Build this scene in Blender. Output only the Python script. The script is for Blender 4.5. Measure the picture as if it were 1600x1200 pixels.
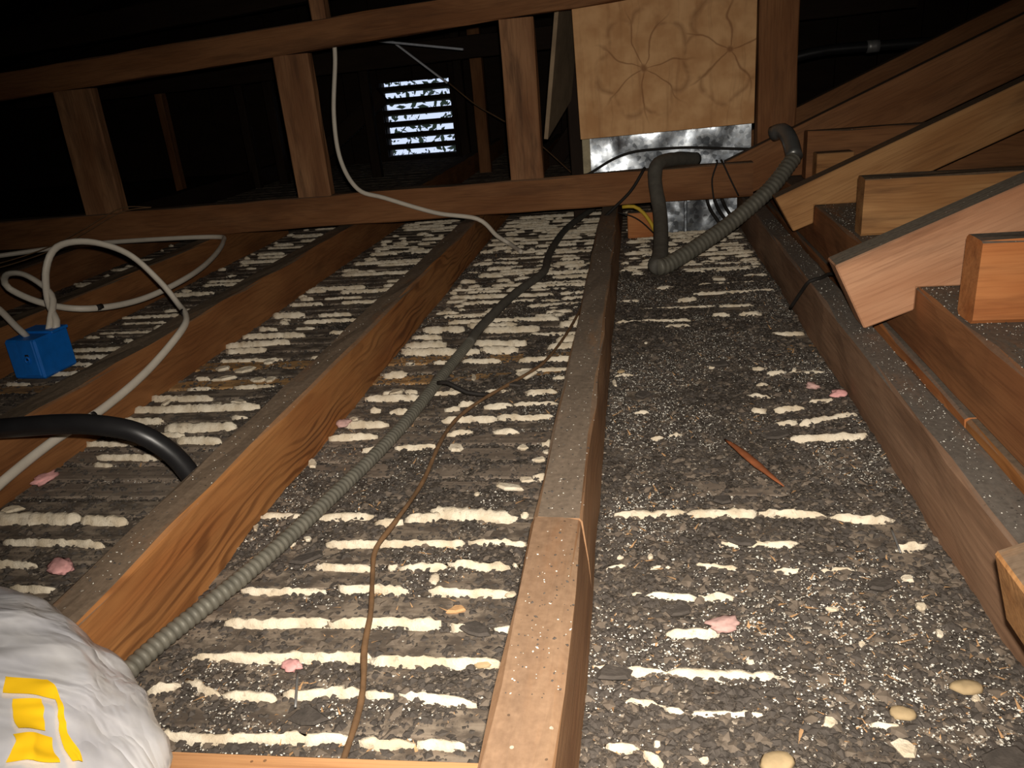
import bpy, bmesh, math, random
import numpy as np
from mathutils import Vector, Matrix

for o in list(bpy.data.objects): bpy.data.objects.remove(o)
SC = bpy.context.scene
COL = SC.collection
RNG = np.random.default_rng(7)
random.seed(7)

# ---------------------------------------------------------------- camera
CAM_H = 0.478
cam_d = bpy.data.cameras.new('camera'); cam = bpy.data.objects.new('camera', cam_d); COL.objects.link(cam)
cam_d.sensor_width = 36.0; cam_d.lens = 27.9; cam_d.clip_start = 0.02; cam_d.clip_end = 200
right = Vector((0.98635, 0.14195, -0.08346)); down = Vector((-0.02474, -0.37336, -0.92736)); fwd = Vector((-0.16280, 0.91676, -0.36475))
m = Matrix((right, -down, -fwd)).transposed().to_4x4(); m.translation = (0, 0, CAM_H)
cam.matrix_world = m
SC.camera = cam

# ---------------------------------------------------------------- world: even bright sky outside the vent
w = bpy.data.worlds.new('sky'); SC.world = w; w.use_nodes = True
w.node_tree.nodes['Background'].inputs[0].default_value = (0.66, 0.76, 1.0, 1)
w.node_tree.nodes['Background'].inputs[1].default_value = 1.05

# ---------------------------------------------------------------- phone torch beside the lens
fl = bpy.data.lights.new('torch', 'SPOT'); flo = bpy.data.objects.new('torch', fl); COL.objects.link(flo)
fl.energy = 55; fl.color = (1.0, 0.92, 0.81); fl.shadow_soft_size = 0.006
fl.spot_size = math.radians(98); fl.spot_blend = 0.95
aim = (fwd + .06 * right + .06 * down).normalized()
flo.rotation_euler = aim.to_track_quat('-Z', 'Y').to_euler()
flo.location = Vector((0, 0, CAM_H)) + 0.008 * right - 0.025 * down
vs = SC.view_settings
vs.view_transform = 'Standard'; vs.look = 'None'; vs.exposure = 0.0; vs.gamma = 1.0; vs.use_curve_mapping = False

# ---------------------------------------------------------------- helpers
def lin(r, g, b):
    f = lambda c: (c / 255 / 12.92) if c / 255 <= 0.04045 else ((c / 255 + 0.055) / 1.055) ** 2.4
    return (f(r), f(g), f(b), 1)

def tag(o, label=None, cat=None, group=None, kind=None):
    if label: o['label'] = label
    if cat: o['category'] = cat
    if group: o['group'] = group
    if kind: o['kind'] = kind
    return o

def mesh_obj(name, verts, faces, mat, parent=None, smooth=False, mats=None, midx=None):
    me = bpy.data.meshes.new(name)
    me.from_pydata([tuple(v) for v in verts], [], [tuple(f) for f in faces])
    for mm in (mats or [mat]): me.materials.append(mm)
    if smooth: me.polygons.foreach_set('use_smooth', [True] * len(me.polygons))
    if midx is not None: me.polygons.foreach_set('material_index', midx)
    me.update()
    o = bpy.data.objects.new(name, me); COL.objects.link(o)
    if parent: o.parent = parent
    return o

def np_obj(name, V, F, mat, parent=None, smooth=False, mats=None, midx=None):
    """V (n,3), F (m,k) numpy arrays, all faces of k corners"""
    me = bpy.data.meshes.new(name)
    n, k = F.shape
    me.vertices.add(len(V)); me.vertices.foreach_set('co', V.astype(np.float32).ravel())
    me.loops.add(n * k); me.loops.foreach_set('vertex_index', F.astype(np.int32).ravel())
    me.polygons.add(n); me.polygons.foreach_set('loop_start', np.arange(0, n * k, k, dtype=np.int32))
    for mm in (mats or [mat]): me.materials.append(mm)
    if midx is not None: me.polygons.foreach_set('material_index', midx.astype(np.int32))
    me.polygons.foreach_set('use_smooth', np.full(n, smooth))
    me.update(); me.validate()
    o = bpy.data.objects.new(name, me); COL.objects.link(o)
    if parent: o.parent = parent
    return o

def hash2(ix, iy, s):
    h = (ix.astype(np.int64) * 374761393 + iy.astype(np.int64) * 668265263 + s * 974711) & 0x7fffffff
    h = ((h ^ (h >> 13)) * 1274126177) & 0x7fffffff
    return ((h ^ (h >> 16)) & 0xffff) / 65535.0

def vnoise(x, y, s=0):
    ix = np.floor(x); iy = np.floor(y); fx = x - ix; fy = y - iy
    fx = fx * fx * (3 - 2 * fx); fy = fy * fy * (3 - 2 * fy)
    ix = ix.astype(np.int64); iy = iy.astype(np.int64)
    a = hash2(ix, iy, s); b = hash2(ix + 1, iy, s); c = hash2(ix, iy + 1, s); d = hash2(ix + 1, iy + 1, s)
    return (a * (1 - fx) + b * fx) * (1 - fy) + (c * (1 - fx) + d * fx) * fy

def fbm(x, y, s=0, o=3):
    t = 0; a = .5; n = 0
    for i in range(o):
        t = t + a * vnoise(x * 2 ** i, y * 2 ** i, s + i * 17); n += a; a *= .5
    return t / n

# ---------------------------------------------------------------- materials
class NT:
    def __init__(s, name):
        s.m = bpy.data.materials.new(name); s.m.use_nodes = True
        s.t = s.m.node_tree; s.b = s.t.nodes['Principled BSDF']
    def n(s, typ, **kw):
        nd = s.t.nodes.new(typ)
        for k, v in kw.items():
            if k.startswith('i_'):
                key = k[2:]; key = int(key) if key.isdigit() else key.replace('_', ' ')
                nd.inputs[key].default_value = v
            else: setattr(nd, k, v)
        return nd
    def l(s, a, b): s.t.links.new(a, b)
    def math(s, op, a, b=None, c=None, clamp=False):
        nd = s.n('ShaderNodeMath', operation=op, use_clamp=clamp)
        for i, v in enumerate((a, b, c)):
            if v is None: continue
            if isinstance(v, (int, float)): nd.inputs[i].default_value = v
            else: s.l(v, nd.inputs[i])
        return nd.outputs[0]
    def mix(s, f, a, b, blend='MIX'):
        nd = s.n('ShaderNodeMix', data_type='RGBA', blend_type=blend)
        for i, v in ((0, f), (6, a), (7, b)):
            if isinstance(v, (int, float, tuple)): nd.inputs[i].default_value = v
            else: s.l(v, nd.inputs[i])
        return nd.outputs[2]
    def noise(s, vec, scale, detail=3, rough=.55, dist=0):
        nd = s.n('ShaderNodeTexNoise', i_Scale=scale, i_Detail=detail, i_Roughness=rough, i_Distortion=dist)
        if vec is not None: s.l(vec, nd.inputs['Vector'])
        return nd.outputs['Fac']
    def ramp(s, v, lo, hi):
        nd = s.n('ShaderNodeMapRange', interpolation_type='SMOOTHSTEP', i_1=lo, i_2=hi)
        s.l(v, nd.inputs[0]); return nd.outputs[0]
    def coords(s, scale=(1, 1, 1), rnd=True):
        tc = s.n('ShaderNodeTexCoord').outputs['Object']
        if rnd:
            r = s.n('ShaderNodeObjectInfo').outputs['Random']
            v = s.n('ShaderNodeVectorMath', operation='SCALE', i_0=(7.3, 3.1, 5.7)); s.l(r, v.inputs['Scale'])
            a = s.n('ShaderNodeVectorMath', operation='ADD'); s.l(tc, a.inputs[0]); s.l(v.outputs[0], a.inputs[1]); tc = a.outputs[0]
        mp = s.n('ShaderNodeMapping', i_Scale=scale); s.l(tc, mp.inputs[0])
        return mp.outputs[0]
    def bump(s, h, strength=.4, dist=.002):
        nd = s.n('ShaderNodeBump', i_Strength=strength, i_Distance=dist); s.l(h, nd.inputs['Height'])
        s.l(nd.outputs[0], s.b.inputs['Normal'])
    def out(s, col, rough=.8, spec=.25, metal=0):
        for k, v in (('Base Color', col), ('Roughness', rough), ('Specular IOR Level', spec), ('Metallic', metal)):
            if isinstance(v, (int, float, tuple)): s.b.inputs[k].default_value = v
            else: s.l(v, s.b.inputs[k])
        return s.m

def wood(name, c_light, c_mid, c_dark, dust=.85, dustcol=(104, 90, 76), grain=24, gstr=.75, rough=.75, blotch=.5):
    t = NT(name)
    base = t.coords()
    warp = t.n('ShaderNodeTexNoise', i_Scale=1.0, i_Detail=2.0)
    mp = t.n('ShaderNodeMapping', i_Scale=(3.0, 13, 13)); t.l(base, mp.inputs[0]); t.l(mp.outputs[0], warp.inputs['Vector'])
    sub = t.n('ShaderNodeVectorMath', operation='MULTIPLY_ADD'); t.l(warp.outputs['Color'], sub.inputs[0])
    sub.inputs[1].default_value = (.0, .11, .11); t.l(base, sub.inputs[2])
    wv = t.n('ShaderNodeTexWave', wave_type='RINGS', rings_direction='X', i_Scale=grain, i_Distortion=1.0, i_Detail=2.0)
    wv.inputs['Detail Scale'].default_value = .6
    t.l(sub.outputs[0], wv.inputs['Vector'])
    mf = t.n('ShaderNodeMapping', i_Scale=(10, 330, 330)); t.l(base, mf.inputs[0])
    fib = t.noise(mf.outputs[0], 1.0, 3)
    mb = t.n('ShaderNodeMapping', i_Scale=(4, 16, 16)); t.l(base, mb.inputs[0])
    blo = t.noise(mb.outputs[0], 1.0, 3)
    gm = t.ramp(t.noise(t.coords((2.2, 14, 14)), 1.6, 3), .36, .66)
    g = t.math('MULTIPLY', t.ramp(wv.outputs['Fac'], .45, 1.0), t.math('MULTIPLY_ADD', gm, .85, .15))
    c = t.mix(t.ramp(blo, .3, .7), c_light, c_mid)
    c = t.mix(t.math('MULTIPLY', g, gstr), c, c_dark)
    c = t.mix(t.math('MULTIPLY', t.ramp(fib, .45, .8), .45), c, c_dark)
    st = t.ramp(t.noise(t.coords((1.3, 9, 9)), 2.2, 5, .65), .46, .72)
    c = t.mix(t.math('MULTIPLY', st, blotch), c, t.mix(.5, c_dark, lin(70, 52, 40)))
    # dust that has settled on what faces up
    nz = t.n('ShaderNodeSeparateXYZ'); t.l(t.n('ShaderNodeNewGeometry').outputs['Normal'], nz.inputs[0])
    up = t.ramp(nz.outputs[2], .55, .95)
    dn = t.ramp(t.noise(t.coords((2, 9, 9)), 3.0, 5, .65), .12, .48)
    df = t.math('MULTIPLY', t.math('MULTIPLY', up, dn), dust)
    dcol = t.mix(t.noise(t.coords((1, 1, 1)), 160, 3), lin(*[v * .72 for v in dustcol]), lin(*[min(255, v * 1.22) for v in dustcol]))
    c = t.mix(df, c, dcol)
    # crumbs of grit
    vor = t.n('ShaderNodeTexVoronoi', i_Scale=120.0); t.l(t.coords((1, 1, 1)), vor.inputs['Vector'])
    sp = t.math('MULTIPLY', t.math('LESS_THAN', vor.outputs['Distance'], .16), up)
    sel = t.n('ShaderNodeSeparateColor'); t.l(vor.outputs['Color'], sel.inputs[0])
    sp = t.math('MULTIPLY', sp, t.math('GREATER_THAN', sel.outputs[0], .86))
    c = t.mix(t.math('MULTIPLY', sp, .6), c, t.mix(t.math('GREATER_THAN', sel.outputs[1], .6), lin(40, 34, 30), lin(200, 190, 175)))
    t.bump(t.math('ADD', t.math('MULTIPLY', fib, .7), t.math('MULTIPLY', wv.outputs['Fac'], .3)), .35, .0012)
    return t.out(c, rough, .2)

W_ORANGE = wood('fir_orange', lin(176, 122, 72), lin(154, 98, 54), lin(88, 50, 26), dust=.97, dustcol=(118, 102, 86), blotch=.3)
W_BROWN = wood('fir_warm_brown', lin(158, 108, 66), lin(134, 86, 50), lin(84, 50, 28), dust=.97, dustcol=(112, 98, 82), gstr=.25, grain=30)
W_JOIST = wood('fir_dusty_brown', lin(176, 138, 104), lin(156, 116, 82), lin(104, 72, 50), dust=.97, dustcol=(122, 108, 94), gstr=.25)
W_NEAR = wood('fir_clean_tan', lin(162, 124, 90), lin(144, 104, 72), lin(108, 72, 50), dust=.7, dustcol=(132, 110, 90), gstr=.3)
W_PALE = wood('fir_pale_tan', lin(206, 156, 108), lin(186, 134, 88), lin(140, 92, 56), dust=.15, gstr=.25)
W_GREY = wood('fir_grey_brown', lin(158, 124, 98), lin(136, 102, 78), lin(90, 66, 50), dust=1.0, dustcol=(106, 98, 90), gstr=.2)
W_CHORD = wood('fir_chord_brown', lin(148, 102, 66), lin(126, 82, 50), lin(84, 52, 32), dust=.9, gstr=.2, grain=30)
W_POST = wood('fir_rough_brown', lin(166, 122, 86), lin(132, 90, 60), lin(86, 56, 38), dust=.8, gstr=.18, grain=36, blotch=.8)
W_RAFT = wood('fir_pinkish_rafter', lin(198, 150, 116), lin(178, 126, 92), lin(134, 90, 64), dust=.97, dustcol=(116, 108, 96), gstr=.12, blotch=.75)
W_TAN = wood('fir_yellow_tan', lin(186, 140, 92), lin(160, 112, 68), lin(112, 74, 44), dust=.95, gstr=.18, grain=34, blotch=.75)
W_BLOCK = wood('fir_bright_orange', lin(196, 132, 82), lin(178, 108, 60), lin(136, 76, 42), dust=.97, dustcol=(112, 104, 94), gstr=.12, blotch=.6)
W_PLATE = wood('fir_plate_brown', lin(158, 108, 70), lin(136, 88, 56), lin(90, 56, 36), dust=.95, dustcol=(106, 98, 88), gstr=.15)
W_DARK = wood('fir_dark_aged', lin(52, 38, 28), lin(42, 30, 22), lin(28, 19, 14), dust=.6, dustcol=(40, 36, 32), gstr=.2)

def lath_mat(name, c1, c2, grime):
    t = NT(name)
    f = t.noise(t.coords((6, 180, 180)), 1.0, 3)
    c = t.mix(t.ramp(f, .3, .75), c1, c2)
    g = t.ramp(t.noise(t.coords((1, 1.6, 1)), 26, 5, .65), .38, .60)
    c = t.mix(t.math('MULTIPLY', g, grime), c, lin(70, 62, 56))
    t.bump(f, .3, .001)
    return t.out(c, .9, .15)
LATH_G = lath_mat('lath_grey_dusty', lin(150, 136, 120), lin(124, 110, 96), .8)
LATH_B = lath_mat('lath_bare_dusty', lin(140, 126, 112), lin(118, 104, 92), .35)
LATH_T = lath_mat('lath_tan', lin(192, 152, 104), lin(164, 124, 80), .45)

t = NT('plaster_cream')
v = t.coords()
c = t.mix(t.ramp(t.noise(v, 40, 4), .35, .7), lin(234, 222, 200), lin(206, 190, 164))
c = t.mix(t.math('MULTIPLY', t.ramp(t.noise(v, 130, 4, .7), .55, .75), .55), c, lin(120, 104, 88))
t.bump(t.noise(v, 220, 4, .7), .7, .002)
PLASTER = t.out(c, .9, .15)

t = NT('plaster_underside')
c = t.mix(t.noise(t.coords(), 30, 4), lin(96, 84, 72), lin(58, 50, 43))
SLAB = t.out(c, .95, .1)

t = NT('soot_dust')
v = t.coords((1, 1, 1), False)
n1 = t.noise(v, 240, 4, .7); n2 = t.noise(v, 34, 4, .6)
c = t.mix(t.ramp(n1, .3, .75), lin(58, 52, 47), lin(112, 102, 92))
c = t.mix(t.math('MULTIPLY', t.ramp(n2, .42, .68), .6), c, lin(118, 106, 94))
vor = t.n('ShaderNodeTexVoronoi', i_Scale=330.0); t.l(v, vor.inputs['Vector'])
sel = t.n('ShaderNodeSeparateColor'); t.l(vor.outputs['Color'], sel.inputs[0])
c = t.mix(t.math('MULTIPLY', t.ramp(sel.outputs[0], .55, 1.0), .5), c, lin(30, 26, 24))
c = t.mix(t.math('MULTIPLY', t.math('GREATER_THAN', sel.outputs[1], .93), .7), c, lin(190, 176, 158))
t.bump(t.math('ADD', n1, t.math('MULTIPLY', sel.outputs[2], .6)), 1.0, .0035)
SOOT = t.out(c, .9, .2)

def flat(name, rgb, rough=.8, spec=.25, var=.35, scale=60, metal=0, bump=0):
    t = NT(name)
    v = t.coords()
    c = t.mix(t.noise(v, scale, 4), lin(*[q * (1 - var) for q in rgb]), lin(*[min(255, q * (1 + var * .35)) for q in rgb]))
    if bump: t.bump(t.noise(v, scale * 2, 4), bump, .002)
    return t.out(c, rough, spec, metal)
FLAKE = flat('flake_charcoal', (84, 77, 71), .85, .3, .4, 120, bump=.5)
FLAKE2 = flat('flake_brown_grey', (118, 106, 94), .9, .2, .4, 120)
SPLINT = flat('splinter_tan', (200, 158, 114), .8, .2, .4, 80)
GRAIN = flat('grain_white', (244, 236, 224), .45, .5, .2, 400)
RUST = flat('splinter_red_brown', (150, 88, 54), .7, .3, .5, 50)
PEBBLE = flat('pebble_tan', (188, 164, 126), .8, .2, .3, 60)
PINK = flat('insulation_pink', (240, 176, 172), .95, .1, .25, 90)
CABLE_W = flat('cable_white_pvc', (226, 216, 200), .45, .4, .12, 30)
CABLE_K = flat('cable_black_rubber', (34, 33, 34), .38, .5, .3, 40)
WIRE_K = flat('wire_black', (40, 36, 33), .7, .3, .3, 40)
WIRE_B = flat('wire_brown_cloth', (128, 98, 70), .85, .2, .45, 60)
WIRE_Y = flat('wire_yellow', (226, 190, 62), .6, .3, .2, 30)
CONDUIT = flat('conduit_grey_steel', (124, 120, 108), .55, .5, .3, 60, metal=.25)
CONDUIT_D = flat('conduit_dusty_grey', (98, 94, 86), .7, .4, .3, 60)
BLUE = flat('box_blue_plastic', (20, 118, 216), .5, .4, .2, 40)
NAILM = flat('nail_grey', (150, 148, 146), .45, .5, .2, 80, metal=.5)
TIE = flat('tie_dark', (36, 32, 30), .7, .3, .2, 40)
LEAFM = flat('leaf_green_dark', (52, 66, 44), .7, .3, .5, 8)

t = NT('galvanised_steel')
vor = t.n('ShaderNodeTexVoronoi', i_Scale=90.0); t.l(t.coords(), vor.inputs['Vector'])
sel = t.n('ShaderNodeSeparateColor'); t.l(vor.outputs['Color'], sel.inputs[0])
c = t.mix(sel.outputs[0], lin(140, 147, 156), lin(184, 190, 196))
nn = t.noise(t.coords((1, 1, 1)), 9, 3)
t.bump(nn, .12, .02)
GALV = t.out(c, t.math('MULTIPLY_ADD', sel.outputs[1], .14, .24), .5, .9)

t = NT('bag_silver_film')
nn = t.noise(t.coords((1, 1, 1)), 26, 5, .6)
c = t.mix(t.ramp(nn, .2, .8), lin(206, 206, 214), lin(232, 230, 230))
rd = t.math('ABSOLUTE', t.math('SUBTRACT', t.noise(t.coords((1, 1, 1)), 15, 3, .5, .8), .5))
t.bump(rd, .5, .012)
BAG = t.out(c, .27, .6, .3)
BAG_Y = flat('bag_yellow_print', (250, 196, 30), .4, .4, .15, 30)

t = NT('plywood_knotty')
tc = t.n('ShaderNodeTexCoord').outputs['Object']
sx = t.n('ShaderNodeSeparateXYZ')
nz_ = t.n('ShaderNodeTexNoise', i_Scale=9.0, i_Detail=3.0); t.l(tc, nz_.inputs['Vector'])
ma = t.n('ShaderNodeVectorMath', operation='MULTIPLY_ADD'); t.l(nz_.outputs['Color'], ma.inputs[0]); ma.inputs[1].default_value = (.035, 0, .035); t.l(tc, ma.inputs[2])
t.l(ma.outputs[0], sx.inputs[0])
X, Z_ = sx.outputs[0], sx.outputs[2]
def knot(kx, kz, n, ph, reach):
    dx = t.math('SUBTRACT', X, kx + .0175); dz = t.math('SUBTRACT', Z_, kz + .0175)
    r = t.math('SQRT', t.math('ADD', t.math('MULTIPLY', dx, dx), t.math('MULTIPLY', t.math('MULTIPLY', dz, dz), .8)))
    th = t.math('ARCTAN2', dz, dx)
    th = t.math('ADD', th, t.math('MULTIPLY', t.noise(tc, 6, 2), 1.3))
    s_ = t.math('ABSOLUTE', t.math('SINE', t.math('MULTIPLY_ADD', th, n / 2, ph)))
    wid = t.math('DIVIDE', .009, t.math('ADD', r, .012))
    star = t.math('SUBTRACT', 1.0, t.math('DIVIDE', s_, t.math('ADD', wid, .05)), clamp=True)
    star = t.math('MULTIPLY', star, t.math('SUBTRACT', 1.0, t.ramp(r, reach * .55, reach)))
    ring = t.math('SUBTRACT', 1.0, t.math('DIVIDE', t.math('ABSOLUTE', t.math('SUBTRACT', t.math('ADD', r, t.math('MULTIPLY', s_, -.03)), reach * .62)), .011), clamp=True)
    core = t.math('SUBTRACT', 1.0, t.ramp(r, .004, .012))
    return t.math('MAXIMUM', t.math('MAXIMUM', star, t.math('MULTIPLY', ring, t.math('MULTIPLY', t.ramp(t.noise(tc, 22, 2), .4, .6), .7))), core)
k1 = knot(-.05, .175, 7, .3, .15); k2 = knot(.165, .195, 5, 1.1, .14)
gr = t.n('ShaderNodeMapping', i_Scale=(60, 1, 3.5)); t.l(ma.outputs[0], gr.inputs[0])
g1 = t.noise(gr.outputs[0], 1.0, 3)
bl = t.noise(tc, 14, 3)
c = t.mix(t.ramp(bl, .3, .7), lin(226, 178, 126), lin(198, 146, 96))
c = t.mix(t.math('MULTIPLY', t.ramp(g1, .5, .8), .4), c, lin(150, 104, 66))
c = t.mix(t.math('MULTIPLY', t.math('MAXIMUM', k1, k2), .72), c, lin(128, 82, 46))
PLY = t.out(c, .7, .25)

# ---------------------------------------------------------------- shape helpers
def boxmesh(sx, sy, sz, ch=.002):
    """chamfered box centred on origin, returns verts, faces"""
    bm = bmesh.new(); bmesh.ops.create_cube(bm, size=1)
    bmesh.ops.scale(bm, vec=(sx, sy, sz), verts=bm.verts)
    if ch: bmesh.ops.bevel(bm, geom=bm.edges[:], offset=min(ch, min(sx, sy, sz) * .3), segments=1, affect='EDGES')
    v = [tuple(q.co) for q in bm.verts]; f = [[q.index for q in p.verts] for p in bm.faces]
    bm.verts.index_update(); f = [[q.index for q in p.verts] for p in bm.faces]; bm.free()
    return v, f

def box(name, lo, hi, mat, parent=None, ch=.002):
    lo = Vector(lo); hi = Vector(hi); c = (lo + hi) / 2; s = hi - lo
    v, f = boxmesh(*s, ch)
    o = mesh_obj(name, v, f, mat, parent); o.location = c
    return o

def timber(name, p0, p1, wd, ht, mat, label=None, cat=None, parent=None, jit=.0016, group=None, step=.09, roll=0, kind=None, wane=0):
    """sawn timber along p0->p1 (axis = centre line), wd across, ht up; own x axis follows the grain"""
    p0 = Vector(p0); p1 = Vector(p1); d = p1 - p0; L = d.length; d.normalize()
    up = Vector((0, 0, 1)) if abs(d.z) < .9 else Vector((0, 1, 0))
    y = up.cross(d).normalized(); z = d.cross(y)
    if roll:
        q = Matrix.Rotation(roll, 3, d); y = q @ y; z = q @ z
    n = max(2, int(L / step)); c = .0035
    hw, hh = wd / 2, ht / 2
    sec = [(-hw, -hh + c), (-hw, 0), (-hw, hh - c), (-hw + c, hh), (0, hh), (hw - c, hh), (hw, hh - c), (hw, 0), (hw, -hh + c), (hw - c, -hh), (-hw + c, -hh)]
    if wane: sec[1] = (-hw + wane * .45, 0); sec[2] = (-hw + wane, hh - c); sec[3] = (-hw + wane + c, hh)
    k = len(sec); V = []; F = []
    r = random.Random(len(name) % 1000 + int(L * 1000) + int(p0.x * 977) + int(p0.y * 313))
    for i in range(n + 1):
        for a, b in sec:
            V.append((L * i / n, a + r.uniform(-jit, jit), b + r.uniform(-jit, jit)))
    for i in range(n):
        for j in range(k):
            F.append((i * k + j, (i + 1) * k + j, (i + 1) * k + (j + 1) % k, i * k + (j + 1) % k)[::-1])
    F.append(list(range(k))); F.append([n * k + j for j in range(k)][::-1])
    o = mesh_obj(name, V, F, mat, parent)
    mt = Matrix((d, y, z)).transposed().to_4x4(); mt.translation = p0
    o.matrix_world = mt
    return tag(o, label, cat, group, kind)

def spline(pts, step):
    P = [Vector(p) for p in pts]; P = [P[0] * 2 - P[1]] + P + [P[-1] * 2 - P[-2]]
    out = []
    for i in range(1, len(P) - 2):
        a, b, c, d = P[i - 1:i + 3]; n = max(2, int((c - b).length / step))
        for j in range(n):
            u = j / n
            out.append(.5 * ((2 * b) + (c - a) * u + (2 * a - 5 * b + 4 * c - d) * u * u + (3 * b - a - 3 * c + d) * u ** 3))
    out.append(P[-2]); return out

def tube(name, pts, r, mat, parent=None, sides=10, step=.012, rib=0, amp=0, flat_=1.0, wob=0, taper=0):
    """cable along a smooth path; rib = spacing of raised coils"""
    if rib: step = .004
    C = spline(pts, step)
    if rib:   # even respacing, four rings for each coil
        D = [0]
        for a, b in zip(C, C[1:]): D.append(D[-1] + (b - a).length)
        n = int(D[-1] / (rib / 4)); C2 = []; j = 0
        for i in range(n + 1):
            s_ = D[-1] * i / n
            while j < len(D) - 2 and D[j + 1] < s_: j += 1
            u = (s_ - D[j]) / max(1e-9, D[j + 1] - D[j]); C2.append(C[j].lerp(C[j + 1], min(1, u)))
        C = C2
    V = []; F = []; nrm = None
    for i, c in enumerate(C):
        tdir = (C[min(i + 1, len(C) - 1)] - C[max(i - 1, 0)]).normalized()
        if nrm is None:
            nrm = Vector((0, 0, 1)) if abs(tdir.z) < .9 else Vector((1, 0, 0))
        nrm = (nrm - tdir * nrm.dot(tdir)).normalized(); bn = tdir.cross(nrm)
        rr = r + (amp * (1, .45, -1, .45)[i % 4] if rib else 0) + (random.uniform(-wob, wob) if wob else 0)
        if taper: rr *= max(.12, 1 - taper * abs(2 * i / (len(C) - 1) - 1) ** 2)
        for j in range(sides):
            a = 2 * math.pi * j / sides
            V.append(c + nrm * (math.cos(a) * rr * flat_) + bn * (math.sin(a) * rr))
    for i in range(len(C) - 1):
        for j in range(sides):
            F.append((i * sides + j, i * sides + (j + 1) % sides, (i + 1) * sides + (j + 1) % sides, (i + 1) * sides + j))
    F.append(list(range(sides))[::-1]); F.append([(len(C) - 1) * sides + j for j in range(sides)])
    return mesh_obj(name, V, F, mat, parent, smooth=True)

def prism_xz(name, poly, y0, y1, mat, parent=None):
    """outline in x,z pushed from y0 to y1, grain along its own x"""
    n = len(poly); V = [(x, y0, z) for x, z in poly] + [(x, y1, z) for x, z in poly]
    F = [list(range(n)), list(range(n, 2 * n))[::-1]] + [(i, i + n, (i + 1) % n + n, (i + 1) % n) for i in range(n)]
    o = mesh_obj(name, V, F, mat, parent)
    bm = bmesh.new(); bm.from_mesh(o.data); bmesh.ops.recalc_face_normals(bm, faces=bm.faces)
    bmesh.ops.bevel(bm, geom=bm.edges[:], offset=.002, segments=1, affect='EDGES'); bm.to_mesh(o.data); bm.free()
    return o

# ================================================================ SETTING
YB = 5.2                                   # gable wall with the louvred vent
floor = box('floor', (-4.6, -1.6, -.06), (4.6, YB + .1, -.005), SLAB, ch=0)
floor.data.transform(Matrix.Translation(floor.location)); floor.location = (0, 0, 0)
tag(floor, kind='structure')
GAPS = [.36, .408, .4465, .491, .533, .582, .633, .675, .718, .773]
while GAPS[-1] < YB - .05: GAPS.append(GAPS[-1] + .0478)
TAN_ROWS = {min(range(len(GAPS)), key=lambda i: abs(GAPS[i] - q)) for q in (1.315, 1.2)}
for i in range(len(GAPS) - 1):
    a, b = GAPS[i] + .005, GAPS[i + 1] - .005
    far = GAPS[i] > 2.35
    n = 3 if far else 24
    V = []; F = []; r = random.Random(i)
    x0, x1 = -2.6, .372
    sec = [(a, -.0045), (a, .003), (a + .002, .004), (b - .002, .004), (b, .003), (b, -.0045)]
    for j in range(n + 1):
        dy = r.uniform(-.0015, .0015); dz = r.uniform(-.0008, .0008)
        for y, z in sec: V.append((x0 + (x1 - x0) * j / n, y - (a + b) / 2 + dy, z + (dz if z > 0 else 0)))
    for j in range(n):
        for q in range(5): F.append((j * 6 + q, (j + 1) * 6 + q, (j + 1) * 6 + q + 1, j * 6 + q + 1)[::-1])
    F += [list(range(6))[::-1], [n * 6 + q for q in range(6)]]
    o = mesh_obj('lath', V, F, LATH_T if i in TAN_ROWS else (LATH_B if .78 < a < 1.0 else LATH_G), floor)
    o.location = (0, (a + b) / 2, 0)

def slab(name, V, F, mat):
    o = mesh_obj(name, V, F, mat); return tag(o, kind='structure')
def thick_quad(q, t_):
    q = [Vector(v) for v in q]; n = (q[1] - q[0]).cross(q[2] - q[0]).normalized() * t_
    V = q + [v + n for v in q]
    return V, [(0, 1, 2, 3), (7, 6, 5, 4)] + [(i, i + 4, (i + 1) % 4 + 4, (i + 1) % 4) for i in range(4)]
# roof: two slopes that meet on a ridge, boarded
RX, RZ = .9, 2.15
roofV = []; roofF = []
for q in ([(-4.6, -1.6, .55), (RX, -1.6, RZ), (RX, YB + .1, RZ), (-4.6, YB + .1, .55)], [(RX, -1.6, RZ), (4.6, -1.6, .6), (4.6, YB + .1, .6), (RX, YB + .1, RZ)]):
    a, b, c, d = [Vector(v) for v in q]
    for k in range(30):
        p, s_ = k / 30, (k + .96) / 30
        Vq, Fq = thick_quad([a.lerp(b, p), a.lerp(b, s_), d.lerp(c, s_), d.lerp(c, p)], .02)
        roofF += [tuple(i + len(roofV) for i in f) for f in Fq]; roofV += Vq
    Vq, Fq = thick_quad([v + Vector((0, 0, .022)) for v in (a, b, c, d)], .02)
    roofF += [tuple(i + len(roofV) for i in f) for f in Fq]; roofV += Vq
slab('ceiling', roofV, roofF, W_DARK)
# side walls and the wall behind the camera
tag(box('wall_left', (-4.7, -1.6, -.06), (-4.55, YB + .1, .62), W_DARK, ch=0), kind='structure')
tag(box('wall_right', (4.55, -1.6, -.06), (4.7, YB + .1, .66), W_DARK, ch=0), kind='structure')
tag(box('wall_front', (-4.7, -1.7, -.06), (4.7, -1.6, 2.3), W_DARK, ch=0), kind='structure')
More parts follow.
